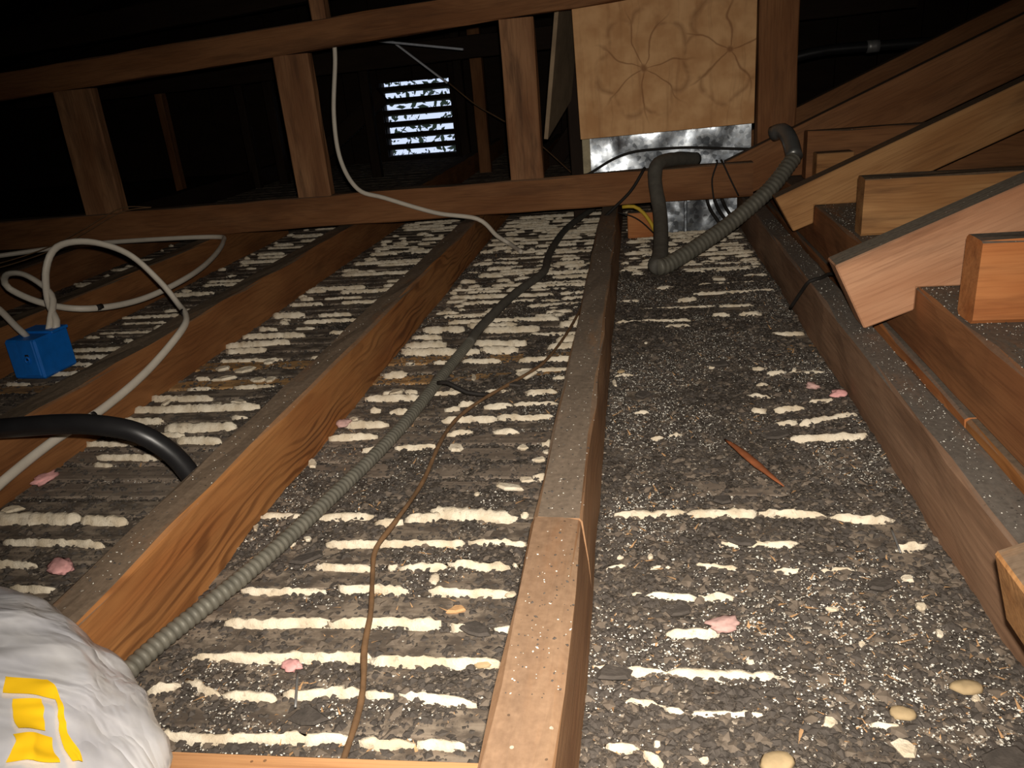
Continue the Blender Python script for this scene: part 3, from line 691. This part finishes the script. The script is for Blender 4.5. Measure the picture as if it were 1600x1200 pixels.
# ================================================================ PLASTER KEYS
KEYS = [[-0.457,0.768,-0.401,0.77,0.019],[-0.383,0.769,-0.315,0.772,0.016],[-0.311,0.757,-0.276,0.76,0.015],[-0.275,0.767,-0.235,0.775,0.016],[-0.249,0.784,-0.144,0.772,0.022],[-0.142,0.779,-0.133,0.78,0.009],[-0.353,0.715,-0.195,0.718,0.007],[-0.19,0.72,-0.127,0.718,0.007],[-0.349,0.672,-0.286,0.671,0.008],[-0.27,0.674,-0.26,0.674,0.006],[-0.255,0.672,-0.207,0.675,0.004],[-0.205,0.68,-0.139,0.674,0.008],[-0.137,0.678,-0.13,0.678,0.005],[-0.413,0.629,-0.321,0.629,0.005],[-0.311,0.636,-0.236,0.634,0.01],[-0.215,0.634,-0.133,0.631,0.008],[-0.405,0.578,-0.3,0.581,0.011],[-0.3,0.582,-0.193,0.586,0.01],[-0.182,0.583,-0.157,0.576,0.005],[-0.412,0.529,-0.244,0.537,0.009],[-0.243,0.535,-0.125,0.533,0.01],[-0.308,0.488,-0.235,0.494,0.011],[-0.235,0.495,-0.211,0.492,0.009],[-0.204,0.492,-0.138,0.486,0.008],[-0.394,0.438,-0.232,0.444,0.007],[-0.223,0.443,-0.18,0.443,0.005],[-0.178,0.443,-0.141,0.447,0.003],[-0.43,0.486,-0.403,0.496,0.005],[-0.4,0.498,-0.36,0.484,0.009],[-0.36,0.484,-0.309,0.484,0.005],[-0.037,0.772,0.044,0.782,0.017],[0.044,0.779,0.12,0.782,0.016],[0.123,0.785,0.19,0.777,0.009],[0.193,0.773,0.255,0.77,0.01],[0.067,0.716,0.153,0.724,0.01],[-0.041,0.674,-0.017,0.679,0.005],[-0.004,0.673,0.025,0.676,0.005],[0.046,0.681,0.091,0.675,0.01],[0.092,0.674,0.111,0.673,0.008],[0.119,0.674,0.154,0.672,0.008],[0.158,0.672,0.198,0.674,0.007],[-0.022,0.634,-0.006,0.634,0.004],[-0.004,0.632,0.045,0.631,0.007],[0.046,0.632,0.079,0.632,0.008],[0.014,0.579,0.06,0.583,0.009],[-0.05,0.533,-0.018,0.526,0.005],[-0.021,0.529,0.014,0.528,0.011],[0.014,0.529,0.105,0.528,0.014],[-0.019,0.495,0.011,0.492,0.006],[0.011,0.491,0.029,0.484,0.005],[0.029,0.484,0.09,0.485,0.006],[-0.035,0.449,-0.008,0.449,0.006],[-0.008,0.447,0.007,0.438,0.005],[0.246,0.72,0.273,0.723,0.007],[0.161,0.484,0.182,0.483,0.004],[0.188,0.968,0.285,0.969,0.015],[0.172,1.009,0.206,1.014,0.009],[0.206,1.011,0.285,1.035,0.016],[0.149,1.059,0.169,1.058,0.013],[0.181,1.058,0.225,1.063,0.011],[0.15,1.11,0.187,1.1,0.014],[0.167,1.152,0.186,1.151,0.014],[0.172,1.222,0.193,1.219,0.011],[0.136,1.515,0.168,1.514,0.013],[0.185,1.52,0.228,1.514,0.013],[0.036,1.728,0.073,1.731,0.019],[0.045,1.452,0.092,1.453,0.012],[-0.014,1.052,0.007,1.055,0.008],[0.034,0.98,0.051,0.983,0.009],[0.005,0.971,0.025,0.974,0.007],[0.232,1.085,0.267,1.087,0.011],[0.193,1.202,0.223,1.204,0.007],[-0.443,1.036,-0.375,1.033,0.016],[-0.386,1.081,-0.352,1.083,0.01],[-0.419,1.086,-0.403,1.086,0.016],[-0.445,1.135,-0.352,1.134,0.017],[-0.383,1.158,-0.362,1.158,0.014],[-0.444,1.239,-0.402,1.241,0.023],[-0.447,1.361,-0.293,1.346,0.02],[-0.447,1.391,-0.368,1.396,0.033],[-0.448,1.442,-0.387,1.442,0.015],[-0.438,1.488,-0.349,1.485,0.026],[-0.349,1.506,-0.247,1.501,0.021],[-0.308,1.473,-0.197,1.474,0.025],[-0.315,1.396,-0.211,1.386,0.02],[-0.295,1.358,-0.222,1.351,0.022],[-0.156,1.399,-0.117,1.407,0.022],[-0.169,1.364,-0.118,1.365,0.019],[-0.184,1.142,-0.133,1.143,0.014],[-0.24,1.09,-0.197,1.092,0.013],[-0.194,1.096,-0.126,1.096,0.01],[-0.296,1.045,-0.213,1.046,0.011],[-0.212,1.049,-0.128,1.049,0.011],[-0.276,0.997,-0.24,1.003,0.01],[-0.209,1.002,-0.175,1.0,0.009],[-0.299,1.085,-0.276,1.088,0.011],[-0.342,0.954,-0.282,0.956,0.007],[-0.387,0.949,-0.354,0.951,0.01],[-0.452,0.988,-0.379,0.993,0.012],[-0.161,1.497,-0.119,1.499,0.022],[-0.215,1.562,-0.174,1.549,0.017],[-0.736,1.032,-0.618,1.035,0.027],[-0.692,0.989,-0.618,0.986,0.016],[-0.831,1.068,-0.755,1.06,0.012],[-0.841,1.107,-0.616,1.113,0.019],[-0.841,1.157,-0.718,1.15,0.016],[-0.789,0.935,-0.669,0.932,0.011],[-0.841,0.978,-0.731,0.979,0.008],[-0.645,1.068,-0.617,1.068,0.01],[-0.837,1.429,-0.706,1.449,0.022],[-0.829,1.49,-0.69,1.489,0.017],[-0.819,1.395,-0.735,1.4,0.017],[-0.83,1.642,-0.751,1.64,0.019],[-0.826,0.768,-0.694,0.766,0.025],[-0.692,0.764,-0.626,0.762,0.018],[-0.759,0.714,-0.623,0.711,0.007],[-0.743,0.67,-0.676,0.666,0.007],[-0.677,0.625,-0.625,0.625,0.007]]
def key_mesh(x0, y0, x1, y1, w_, h_, seed):
    L = math.hypot(x1 - x0, y1 - y0); n = max(4, int(L / .0048)); r = np.random.default_rng(seed)
    sec = [(-1, 0), (-.82, .62), (-.25, 1), (.35, .96), (.86, .55), (1, 0)]
    V = []; F = []; k = len(sec); mid = np.array(((x0 + x1) / 2, (y0 + y1) / 2))
    for i in range(n + 1):
        u = i / n; e = min(1, .35 + 1.3 * math.sin(math.pi * min(1, max(0, min(u, 1 - u) * L / .03)) / 2)) if True else 1
        x = x0 + (x1 - x0) * u; y = y0 + (y1 - y0) * u + .006 * (float(fbm(np.array(u * L * 30 + 3), np.array(seed * 2.3), 9)) - .5)
        ws = w_ / 2 * e * (.78 + .5 * float(fbm(np.array(u * L * 45), np.array(seed * 1.7), 3))) * (.93 + .14 * r.random())
        hs = h_ * (.55 + .45 * e) * (.9 + .2 * r.random())
        for a, b in sec: V.append((x - mid[0] + r.normal(0, .0012), y - mid[1] + a * ws + r.normal(0, .0009), -.006 + (hs + .006) * b + (r.normal(0, .0006) if b else 0)))
    for i in range(n):
        for j in range(k - 1): F.append((i * k + j, (i + 1) * k + j, (i + 1) * k + j + 1, i * k + j + 1)[::-1])
    F += [list(range(k))[::-1], [n * k + j for j in range(k)]]
    return V, F, mid
pool = []
for a in KEYS: pool.append((*a[:4], max(.0085, a[4] * 1.0), .011 + min(.006, a[4] * .15), True))
BAYS = [(-1.238, -.888, .55, .6), (-.832, -.503, .62, .72), (-.452, -.104, .8, .95), (-.05, .286, .24, .35), (-1.65, -1.29, .4, .4)]   # x0, x1, cover near, cover far
rr = random.Random(5)
for bi, (bx0, bx1, cn, cf) in enumerate(BAYS):
    for gy in GAPS:
        if gy > 2.75 or gy < .41 or (bi < 2 and gy < .6) or (bi == 4 and gy < 1.4): continue
        for sub in ((0,) if gy < 1.5 else (0, .5)):
            yy = gy + sub * .0478
            used = [k for k in pool if k[6] and k[0] < bx1 and k[2] > bx0 and abs((k[1] + k[3]) / 2 - yy) < .017]
            cover = (cn if gy < 1.15 else (.5 * (cn + cf) if gy < 1.5 else cf)) * (.45 if sub else 1)
            if bi == 3 and gy > 1.85: cover = .85
            if bi in (2, 3) and gy < 1.12: cover *= .25
            if bi == 1 and .8 < gy < 1.0: cover *= .3
            x = bx0 + rr.uniform(0, .06)
            while x < bx1 - .015:
                L = rr.choice((.02, .035, .05, .08, .13, .2)) * rr.uniform(.8, 1.2)
                x2 = min(bx1 - .003, x + L)
                if rr.random() < cover and not any(k[0] < x2 and k[2] > x for k in used):
                    w_ = rr.uniform(.007, .0145) * (1 + .15 * (gy > 1.2))
                    dy = rr.uniform(-.005, .005)
                    pool.append((x, yy + dy, x2, yy + dy + rr.uniform(-.004, .004), w_, rr.uniform(.008, .013), False))
                x = x2 + rr.uniform(.003, .05) / max(.3, cover)
def shown(k): return (k[2] - k[0]) * k[4] / (((k[0] + k[2]) / 2) ** 2 + ((k[1] + k[3]) / 2) ** 2 + .2) ** 1.5
pool.sort(key=shown, reverse=True)
for i, k in enumerate(pool[:300]):
    V, F, mid = key_mesh(*k[:6], i)
    o = mesh_obj('plaster_key', V, F, PLASTER, floor, smooth=True); o.location = (mid[0], mid[1], 0)
V = []; F = []
for i, k in enumerate(pool[300:]):
    v, f, mid = key_mesh(*k[:6], i + 300); b = len(V)
    V += [(p[0] + mid[0], p[1] + mid[1], p[2]) for p in v]; F += [[q + b for q in ff] for ff in f]
if V: tag(mesh_obj('plaster_crumbs', V, F, PLASTER, floor, smooth=True), kind='stuff')

# ================================================================ SOOT AND GRIT
JO = [(-.1005, -.053), (-.5, -.455), (-.885, -.835), (-1.288, -1.24), (-1.70, -1.652), (.289, .331)]
def dust_h(x, y):
    n = fbm(x * 16, y * 16, 1) * .011 + fbm(x * 60, y * 60, 5) * .005 + fbm(x * 5, y * 5, 8) * .010
    base = np.where(x > -.06, -.0062, np.where(x > -.46, -.0094, -.0102))
    base = base + np.where((x < -.5) & (x > -.84) & (y > .79) & (y < .99), -.004, 0)
    far = np.clip((y - 1.15) / .5, 0, 1)
    base = base - np.where(x > -.06, .0035 * np.clip((y - 1.8) / .2, 0, 1), .0015 * far)
    return n + base
st_ = .004
xs = np.arange(-1.66, .302, st_); ys = np.arange(.30, 2.36, st_)
XX, YY = np.meshgrid(xs, ys); ZZ = dust_h(XX, YY) + (hash2(np.round(XX / st_).astype(np.int64), np.round(YY / st_).astype(np.int64), 77) - .5) * .0016
V = np.stack([XX.ravel(), YY.ravel(), ZZ.ravel()], 1); nx, ny = len(xs), len(ys)
I = (np.arange(ny - 1)[:, None] * nx + np.arange(nx - 1)[None, :]).ravel()
F = np.stack([I, I + 1, I + nx + 1, I + nx], 1)
o = np_obj('soot_layer', V, F, SOOT, smooth=True)
tag(o, 'dark sooty dust lying over the laths between the joists', 'dust', kind='stuff')

def scatter(n, wts):
    """points in the bays, thinning with distance"""
    P = []
    B = [(-.051, .287), (-.452, -.103), (-.833, -.502), (-1.238, -.887)]
    for (a, b), q in zip(B, wts):
        k = int(n * q); u = RNG.random(k)
        y = .33 * (2.3 / .33) ** u if a > -.5 else .62 * (2.3 / .62) ** u
        P.append(np.stack([a + (b - a) * RNG.random(k), y], 1))
    return np.concatenate(P)
def patchy(P, lo, hi, f=9):
    q = fbm(P[:, 0] * f, P[:, 1] * f, 61, 3)
    return P[RNG.random(len(P)) < np.clip((q - lo) / (hi - lo), .06, 1)]
def chips(P, smin, smax, flatness, z0, stretch=1.0, power=2.0):
    """eight-sided crumbs (squashed octahedra) at points P"""
    n = len(P); s = smin * (smax / smin) ** (RNG.random(n) ** power)
    base = np.array([(1, 0, 0), (0, 1, 0), (-1, 0, 0), (0, -1, 0), (0, 0, 1), (0, 0, -1)], float)
    V = np.repeat(base[None], n, 0) * (1 + .7 * (RNG.random((n, 6, 1)) - .5))
    V[:, :, 0] *= stretch; V[:, :, 2] *= flatness
    V += .25 * (RNG.random((n, 6, 3)) - .5) * np.array([1, 1, flatness])
    t_ = (RNG.random(n) - .5) * 1.0; a = RNG.random(n) * 2 * np.pi
    x = V[:, :, 0] * np.cos(t_)[:, None] - V[:, :, 2] * np.sin(t_)[:, None]; z = V[:, :, 0] * np.sin(t_)[:, None] + V[:, :, 2] * np.cos(t_)[:, None]
    X = x * np.cos(a)[:, None] - V[:, :, 1] * np.sin(a)[:, None]; Y = x * np.sin(a)[:, None] + V[:, :, 1] * np.cos(a)[:, None]
    W = np.stack([X, Y, z], 2) * s[:, None, None]
    W[:, :, 0] += P[:, 0:1]; W[:, :, 1] += P[:, 1:2]; W[:, :, 2] += (z0 + s * flatness * .55)[:, None]
    f = np.array([(0, 1, 4), (1, 2, 4), (2, 3, 4), (3, 0, 4), (1, 0, 5), (2, 1, 5), (3, 2, 5), (0, 3, 5)])
    F = (f[None] + (np.arange(n) * 6)[:, None, None]).reshape(-1, 3)
    return W.reshape(-1, 3), F
def ground(P): return np.maximum(dust_h(P[:, 0], P[:, 1]), .003)
sets = [(scatter(62000, (.42, .34, .15, .09)), .0011, .0052, .5, 0, 1.1, 2.2), (scatter(16000, (.42, .32, .16, .10)), .0012, .0062, .45, 1, 1.2, 2.4),
        (patchy(scatter(4600, (.55, .36, .06, .03)), .35, .6), .0006, .0018, .14, 2, 7.0, 2.0), (patchy(scatter(130000, (.56, .30, .09, .05)), .42, .62), .0004, .0013, .6, 3, 1.3, 2.0)]
Vs = []; Fs = []; Ms = []; b = 0
for P, s0, s1, fl_, mi, stv, pw in sets:
    V, F = chips(P, s0, s1, fl_, ground(P), stv, pw); Vs.append(V); Fs.append(F + b); b += len(V); Ms.append(np.full(len(F), mi))
o = np_obj('loose_grit', np.concatenate(Vs), np.concatenate(Fs), None, mats=[FLAKE, FLAKE2, SPLINT, GRAIN], midx=np.concatenate(Ms))
tag(o, 'loose dark grit, splinters and pale grains scattered over the laths', 'grit', kind='stuff')
# grit that lies on timber tops
Vs = []; Fs = []; Ms = []; b = 0
for (x0, x1, y0, y1, z, n) in ((.293, .328, .5, 2.0, .0955, 1500), (.380, .474, .5, 1.9, .1555, 5200), (-.098, -.056, .4, 2.1, .0955, 500), (-.497, -.458, .5, 2.1, .0955, 300), (.33, .372, .4, 1.9, .001, 2500)):
    u = RNG.random(n); P = np.stack([x0 + (x1 - x0) * RNG.random(n), y0 * (y1 / y0) ** u], 1)
    if z < .09: pass
    k = int(n * .6)
    for Q, s0, s1, mi in ((P[:k], .0005, .0017, 0), (P[k:], .0004, .0011, 3)):
        V, F = chips(Q, s0, s1, .6, np.full(len(Q), z), 1.1, 2.0); Vs.append(V); Fs.append(F + b); b += len(V); Ms.append(np.full(len(F), mi))
o = np_obj('timber_grit', np.concatenate(Vs), np.concatenate(Fs), None, mats=[FLAKE, FLAKE2, SPLINT, GRAIN], midx=np.concatenate(Ms))
tag(o, 'fine grit lying on the tops of the plate and joists', 'grit', kind='stuff')

# ================================================================ LOOSE PIECES
def lump(name, x, y, lx, ly, th, mat, label, cat, group=None, rnd=0, sides=7, ang=None, seed=0, z=None):
    r = random.Random(seed); V = []; F = []
    rings = ((.86, 0), (1.0, .45), (.8, 1.0)) if not rnd else ((.6, 0), (1.0, .4), (.82, .8), (.4, 1.0))
    rad = [r.uniform(.6, 1.25) if not rnd else r.uniform(.92, 1.08) for _ in range(sides)]
    for s_, h in rings:
        for j in range(sides):
            a = 2 * math.pi * j / sides; q = rad[j] * s_
            V.append((math.cos(a) * lx / 2 * q, math.sin(a) * ly / 2 * q, th * h + (r.uniform(-.1, .1) * th if h else 0)))
    k = len(rings)
    for i in range(k - 1):
        for j in range(sides): F.append((i * sides + j, i * sides + (j + 1) % sides, (i + 1) * sides + (j + 1) % sides, (i + 1) * sides + j))
    F += [list(range(sides))[::-1], [(k - 1) * sides + j for j in range(sides)]]
    o = mesh_obj(name, V, F, mat, smooth=bool(rnd))
    g = float(ground(np.array([[x, y]]))[0]) + .001 if z is None else z
    o.location = (x, y, g); o.rotation_euler = (r.uniform(-.12, .12), r.uniform(-.12, .12), r.uniform(-.35, .35) if ang is None else ang)
    return tag(o, label, cat, group)
CHIPS = [[-0.214,0.653,0.011,0.02],[-0.15,0.633,0.011,0.008],[-0.132,0.631,0.012,0.011],[-0.375,0.879,0.02,0.015],[-0.447,0.911,0.017,0.027],[-0.163,0.841,0.036,0.015],[-0.148,0.863,0.022,0.013],[-0.2,0.819,0.008,0.012],[-0.447,0.739,0.007,0.019],[-0.376,0.72,0.01,0.009],[-0.393,0.715,0.009,0.008],[0.003,0.687,0.006,0.008],[0.003,0.453,0.007,0.007],[0.037,0.441,0.008,0.006],[0.083,0.544,0.007,0.004],[-0.027,0.69,0.006,0.004],[0.236,0.617,0.011,0.011],[0.241,0.585,0.004,0.01],[0.242,0.511,0.008,0.008],[0.175,0.569,0.006,0.005],[0.177,0.462,0.015,0.016],[0.24,0.666,0.014,0.01],[0.161,0.613,0.01,0.006],[0.13,0.48,0.011,0.01],[-0.19,1.222,0.034,0.035],[-0.28,1.219,0.01,0.03],[-0.166,1.304,0.009,0.025],[-0.171,1.563,0.032,0.028],[-0.255,0.954,0.034,0.023],[-0.162,0.952,0.018,0.012],[-0.127,0.938,0.014,0.015],[-0.134,0.913,0.024,0.015],[-0.397,1.16,0.031,0.041],[-0.305,1.163,0.013,0.02],[-0.431,1.83,0.012,0.03],[-0.437,1.055,0.018,0.013],[-0.408,2.32,0.05,0.04],[-0.411,1.701,0.047,0.031],[-0.417,1.629,0.019,0.042],[-0.776,1.3,0.034,0.026],[-0.745,1.248,0.046,0.021],[-0.726,1.291,0.046,0.027],[-0.676,1.238,0.034,0.022],[-0.653,1.236,0.021,0.025],[-0.699,1.328,0.022,0.038],[-0.799,1.138,0.015,0.046],[-0.785,1.16,0.019,0.017],[-0.698,1.123,0.024,0.029],[-0.662,1.135,0.028,0.019],[-0.811,1.65,0.019,0.022],[-0.806,0.787,0.035,0.015],[-0.044,1.173,0.008,0.026],[0.171,1.779,0.029,0.058],[0.111,1.223,0.013,0.015],[0.233,1.204,0.005,0.012],[0.007,1.367,0.007,0.013]]
for i, (x, y, lx, ly) in enumerate(CHIPS):
    lump('plaster_chip', x, y, max(.006, lx), max(.006, min(ly, .04)), .003 + .1 * min(lx, ly, .03), PLASTER, 'loose cream plaster chip lying on the sooty laths', 'plaster chip', 'loose plaster chips', seed=i, rnd=int(i in (0, 1, 2, 7, 55)))
for i, (x, y, lx, ly) in enumerate(((-.361, .683, .046, .034), (.170, .963, .05, .03), (.096, .714, .036, .02), (.086, .804, .034, .024), (-.158, .575, .05, .03), (.059, .934, .03, .02), (-.333, 1.208, .05, .04), (.21, .64, .04, .03), (-.2, 1.16, .04, .03), (.03, .60, .036, .024), (.0, 1.12, .04, .03), (.12, 1.22, .05, .03), (-.03, .52, .034, .026), (.24, .45, .04, .03), (-.27, .46, .04, .026))):
    lump('dark_flake', x, y, lx * .8, ly * .8, .004, FLAKE, 'flat charcoal-grey flake lying on the sooty dust', 'flake', 'dark flakes', seed=40 + i, z=float(dust_h(np.array(x), np.array(y))) + .007)
for i, (x, y, lx, ly, lb) in enumerate(((-.143, .535, .02, .014, 'small tan pebble beside a plaster row near the dusty joist'), (.087, .441, .027, .019, 'rounded tan pebble lying on the dark grit'), (.24, .522, .028, .016, 'flat tan pebble near the foot of the grey joist'), (.186, .495, .02, .016, 'small orange-tan pebble out on the dark grit'), (-.035, 1.22, .014, .012, 'tiny tan pebble against the far side of the dusty joist'))):
    lump('pebble', x, y, lx, ly, min(lx, ly) * .35, PEBBLE, lb, 'pebble', rnd=1, sides=12, seed=80 + i)
lump('wood_chip', -.18, .608, .022, .010, .004, SPLINT, 'small flat tan wood chip between two plaster rows', 'wood chip', seed=91)
# red-brown splinter
sp = tube('wood_splinter', [(.100, .930, .026), (.112, .905, .026), (.132, .866, .022), (.155, .826, .016)], .0055, RUST, sides=7, flat_=.5, wob=.0006, taper=.85)
tag(sp, 'red-brown wood splinter standing proud of the grit', 'splinter')
sp = tube('wood_splinter', [(.17, 2.12, .012), (.125, 2.04, .02), (.11, 2.0, .014)], .006, RUST, sides=6, flat_=.6, wob=.001)
tag(sp, 'reddish splinter lying behind the thick hooked conduit', 'splinter')
# nails
for (a, b_, lb) in (((-.298, .505, .016), (-.285, .468, .014), 'grey nail lying across a plaster row near the ribbed conduit'), ((.246, .742, .014), (.243, .70, .013), 'grey nail lying on the grit near the grey joist')):
    nl = tube('nail', [a, tuple((p + q) / 2 for p, q in zip(a, b_)), b_], .0012, NAILM, sides=8)
    tag(nl, lb, 'nail')
# pink insulation tufts
def tuft(x, y, s, label, z=.012, seed=0, mat=PINK):
    r = np.random.default_rng(seed); bm = bmesh.new(); bmesh.ops.create_icosphere(bm, subdivisions=3, radius=1)
    for v in bm.verts:
        p = np.array(v.co); k = .35 + 1.15 * float(fbm(np.array(p[0] * 2.2 + seed), np.array(p[1] * 2.2 + p[2] * 1.7), seed)) + .2 * r.random()
        v.co = Vector((p[0] * s * k, p[1] * s * .7 * k, p[2] * s * .32 * k))
    me = bpy.data.meshes.new('pink_tuft'); bm.to_mesh(me); bm.free(); me.materials.append(mat)
    me.polygons.foreach_set('use_smooth', [True] * len(me.polygons))
    o = bpy.data.objects.new('pink_tuft', me); COL.objects.link(o); o.location = (x, y, z + s * .2); o.rotation_euler.z = seed * 1.3
    return tag(o, label, 'insulation')
PALE = flat('insulation_pale_pink', (206, 168, 160), .95, .1, .35, 90)
tuft(-.812, .857, .017, 'pink insulation tuft at the foot of the cabled joist', seed=1)
tuft(-.634, .654, .018, 'pink insulation tuft between plaster rows beyond the silver bag', seed=2)
tuft(.272, 1.088, .013, 'bright pink insulation tuft against the grey joist', z=.016, seed=3)
tuft(.245, 1.129, .012, 'pale mauve insulation tuft near the bright pink one', seed=4, mat=PALE)
tuft(.064, .584, .013, 'grey-pink insulation wisp on the dark grit beyond a plaster row', seed=5, mat=PALE)
tuft(-.441, 1.027, .014, 'pale insulation wisp against the grained joist', seed=6, mat=PALE)
tuft(-.308, .516, .009, 'tiny pink insulation wisp on a long plaster row', seed=7)

# ================================================================ TREE OUTSIDE THE VENT
tree = bpy.data.objects.new('tree', None); COL.objects.link(tree); tree.location = (-3.9, 9.0, -6.5)
tag(tree, 'dark leafy tree seen in patches through the gable vent', 'tree')
timber('trunk', (0, 0, 0), (0, .02, 7.0), .22, .22, W_DARK, parent=tree)
nl_ = 2200
d = RNG.normal(size=(nl_, 3)); d /= np.linalg.norm(d, axis=1)[:, None]
C = d * (RNG.random((nl_, 1)) ** .4) * np.array([1.7, .8, 1.5]) + np.array([1.5, 0, 7.0])
A = RNG.normal(size=(nl_, 3)); A /= np.linalg.norm(A, axis=1)[:, None]; Bv = np.cross(A, RNG.normal(size=(nl_, 3))); Bv /= np.linalg.norm(Bv, axis=1)[:, None]
s = (.012 + .03 * RNG.random((nl_, 1)))
V = np.stack([C - A * s * 1.6, C + Bv * s * .7, C + A * s * 1.6, C - Bv * s * .7], 1).reshape(-1, 3)
F = np.arange(nl_ * 4).reshape(-1, 4)
o = np_obj('foliage', V, F, LEAFM, tree); tag(o, kind='stuff')
gr = box('ground', (-30, YB + .5, -6.7), (30, 60, -6.5), flat('ground_outside', (150, 150, 120), .9, .1, .3, 2), ch=0); tag(gr, kind='structure')
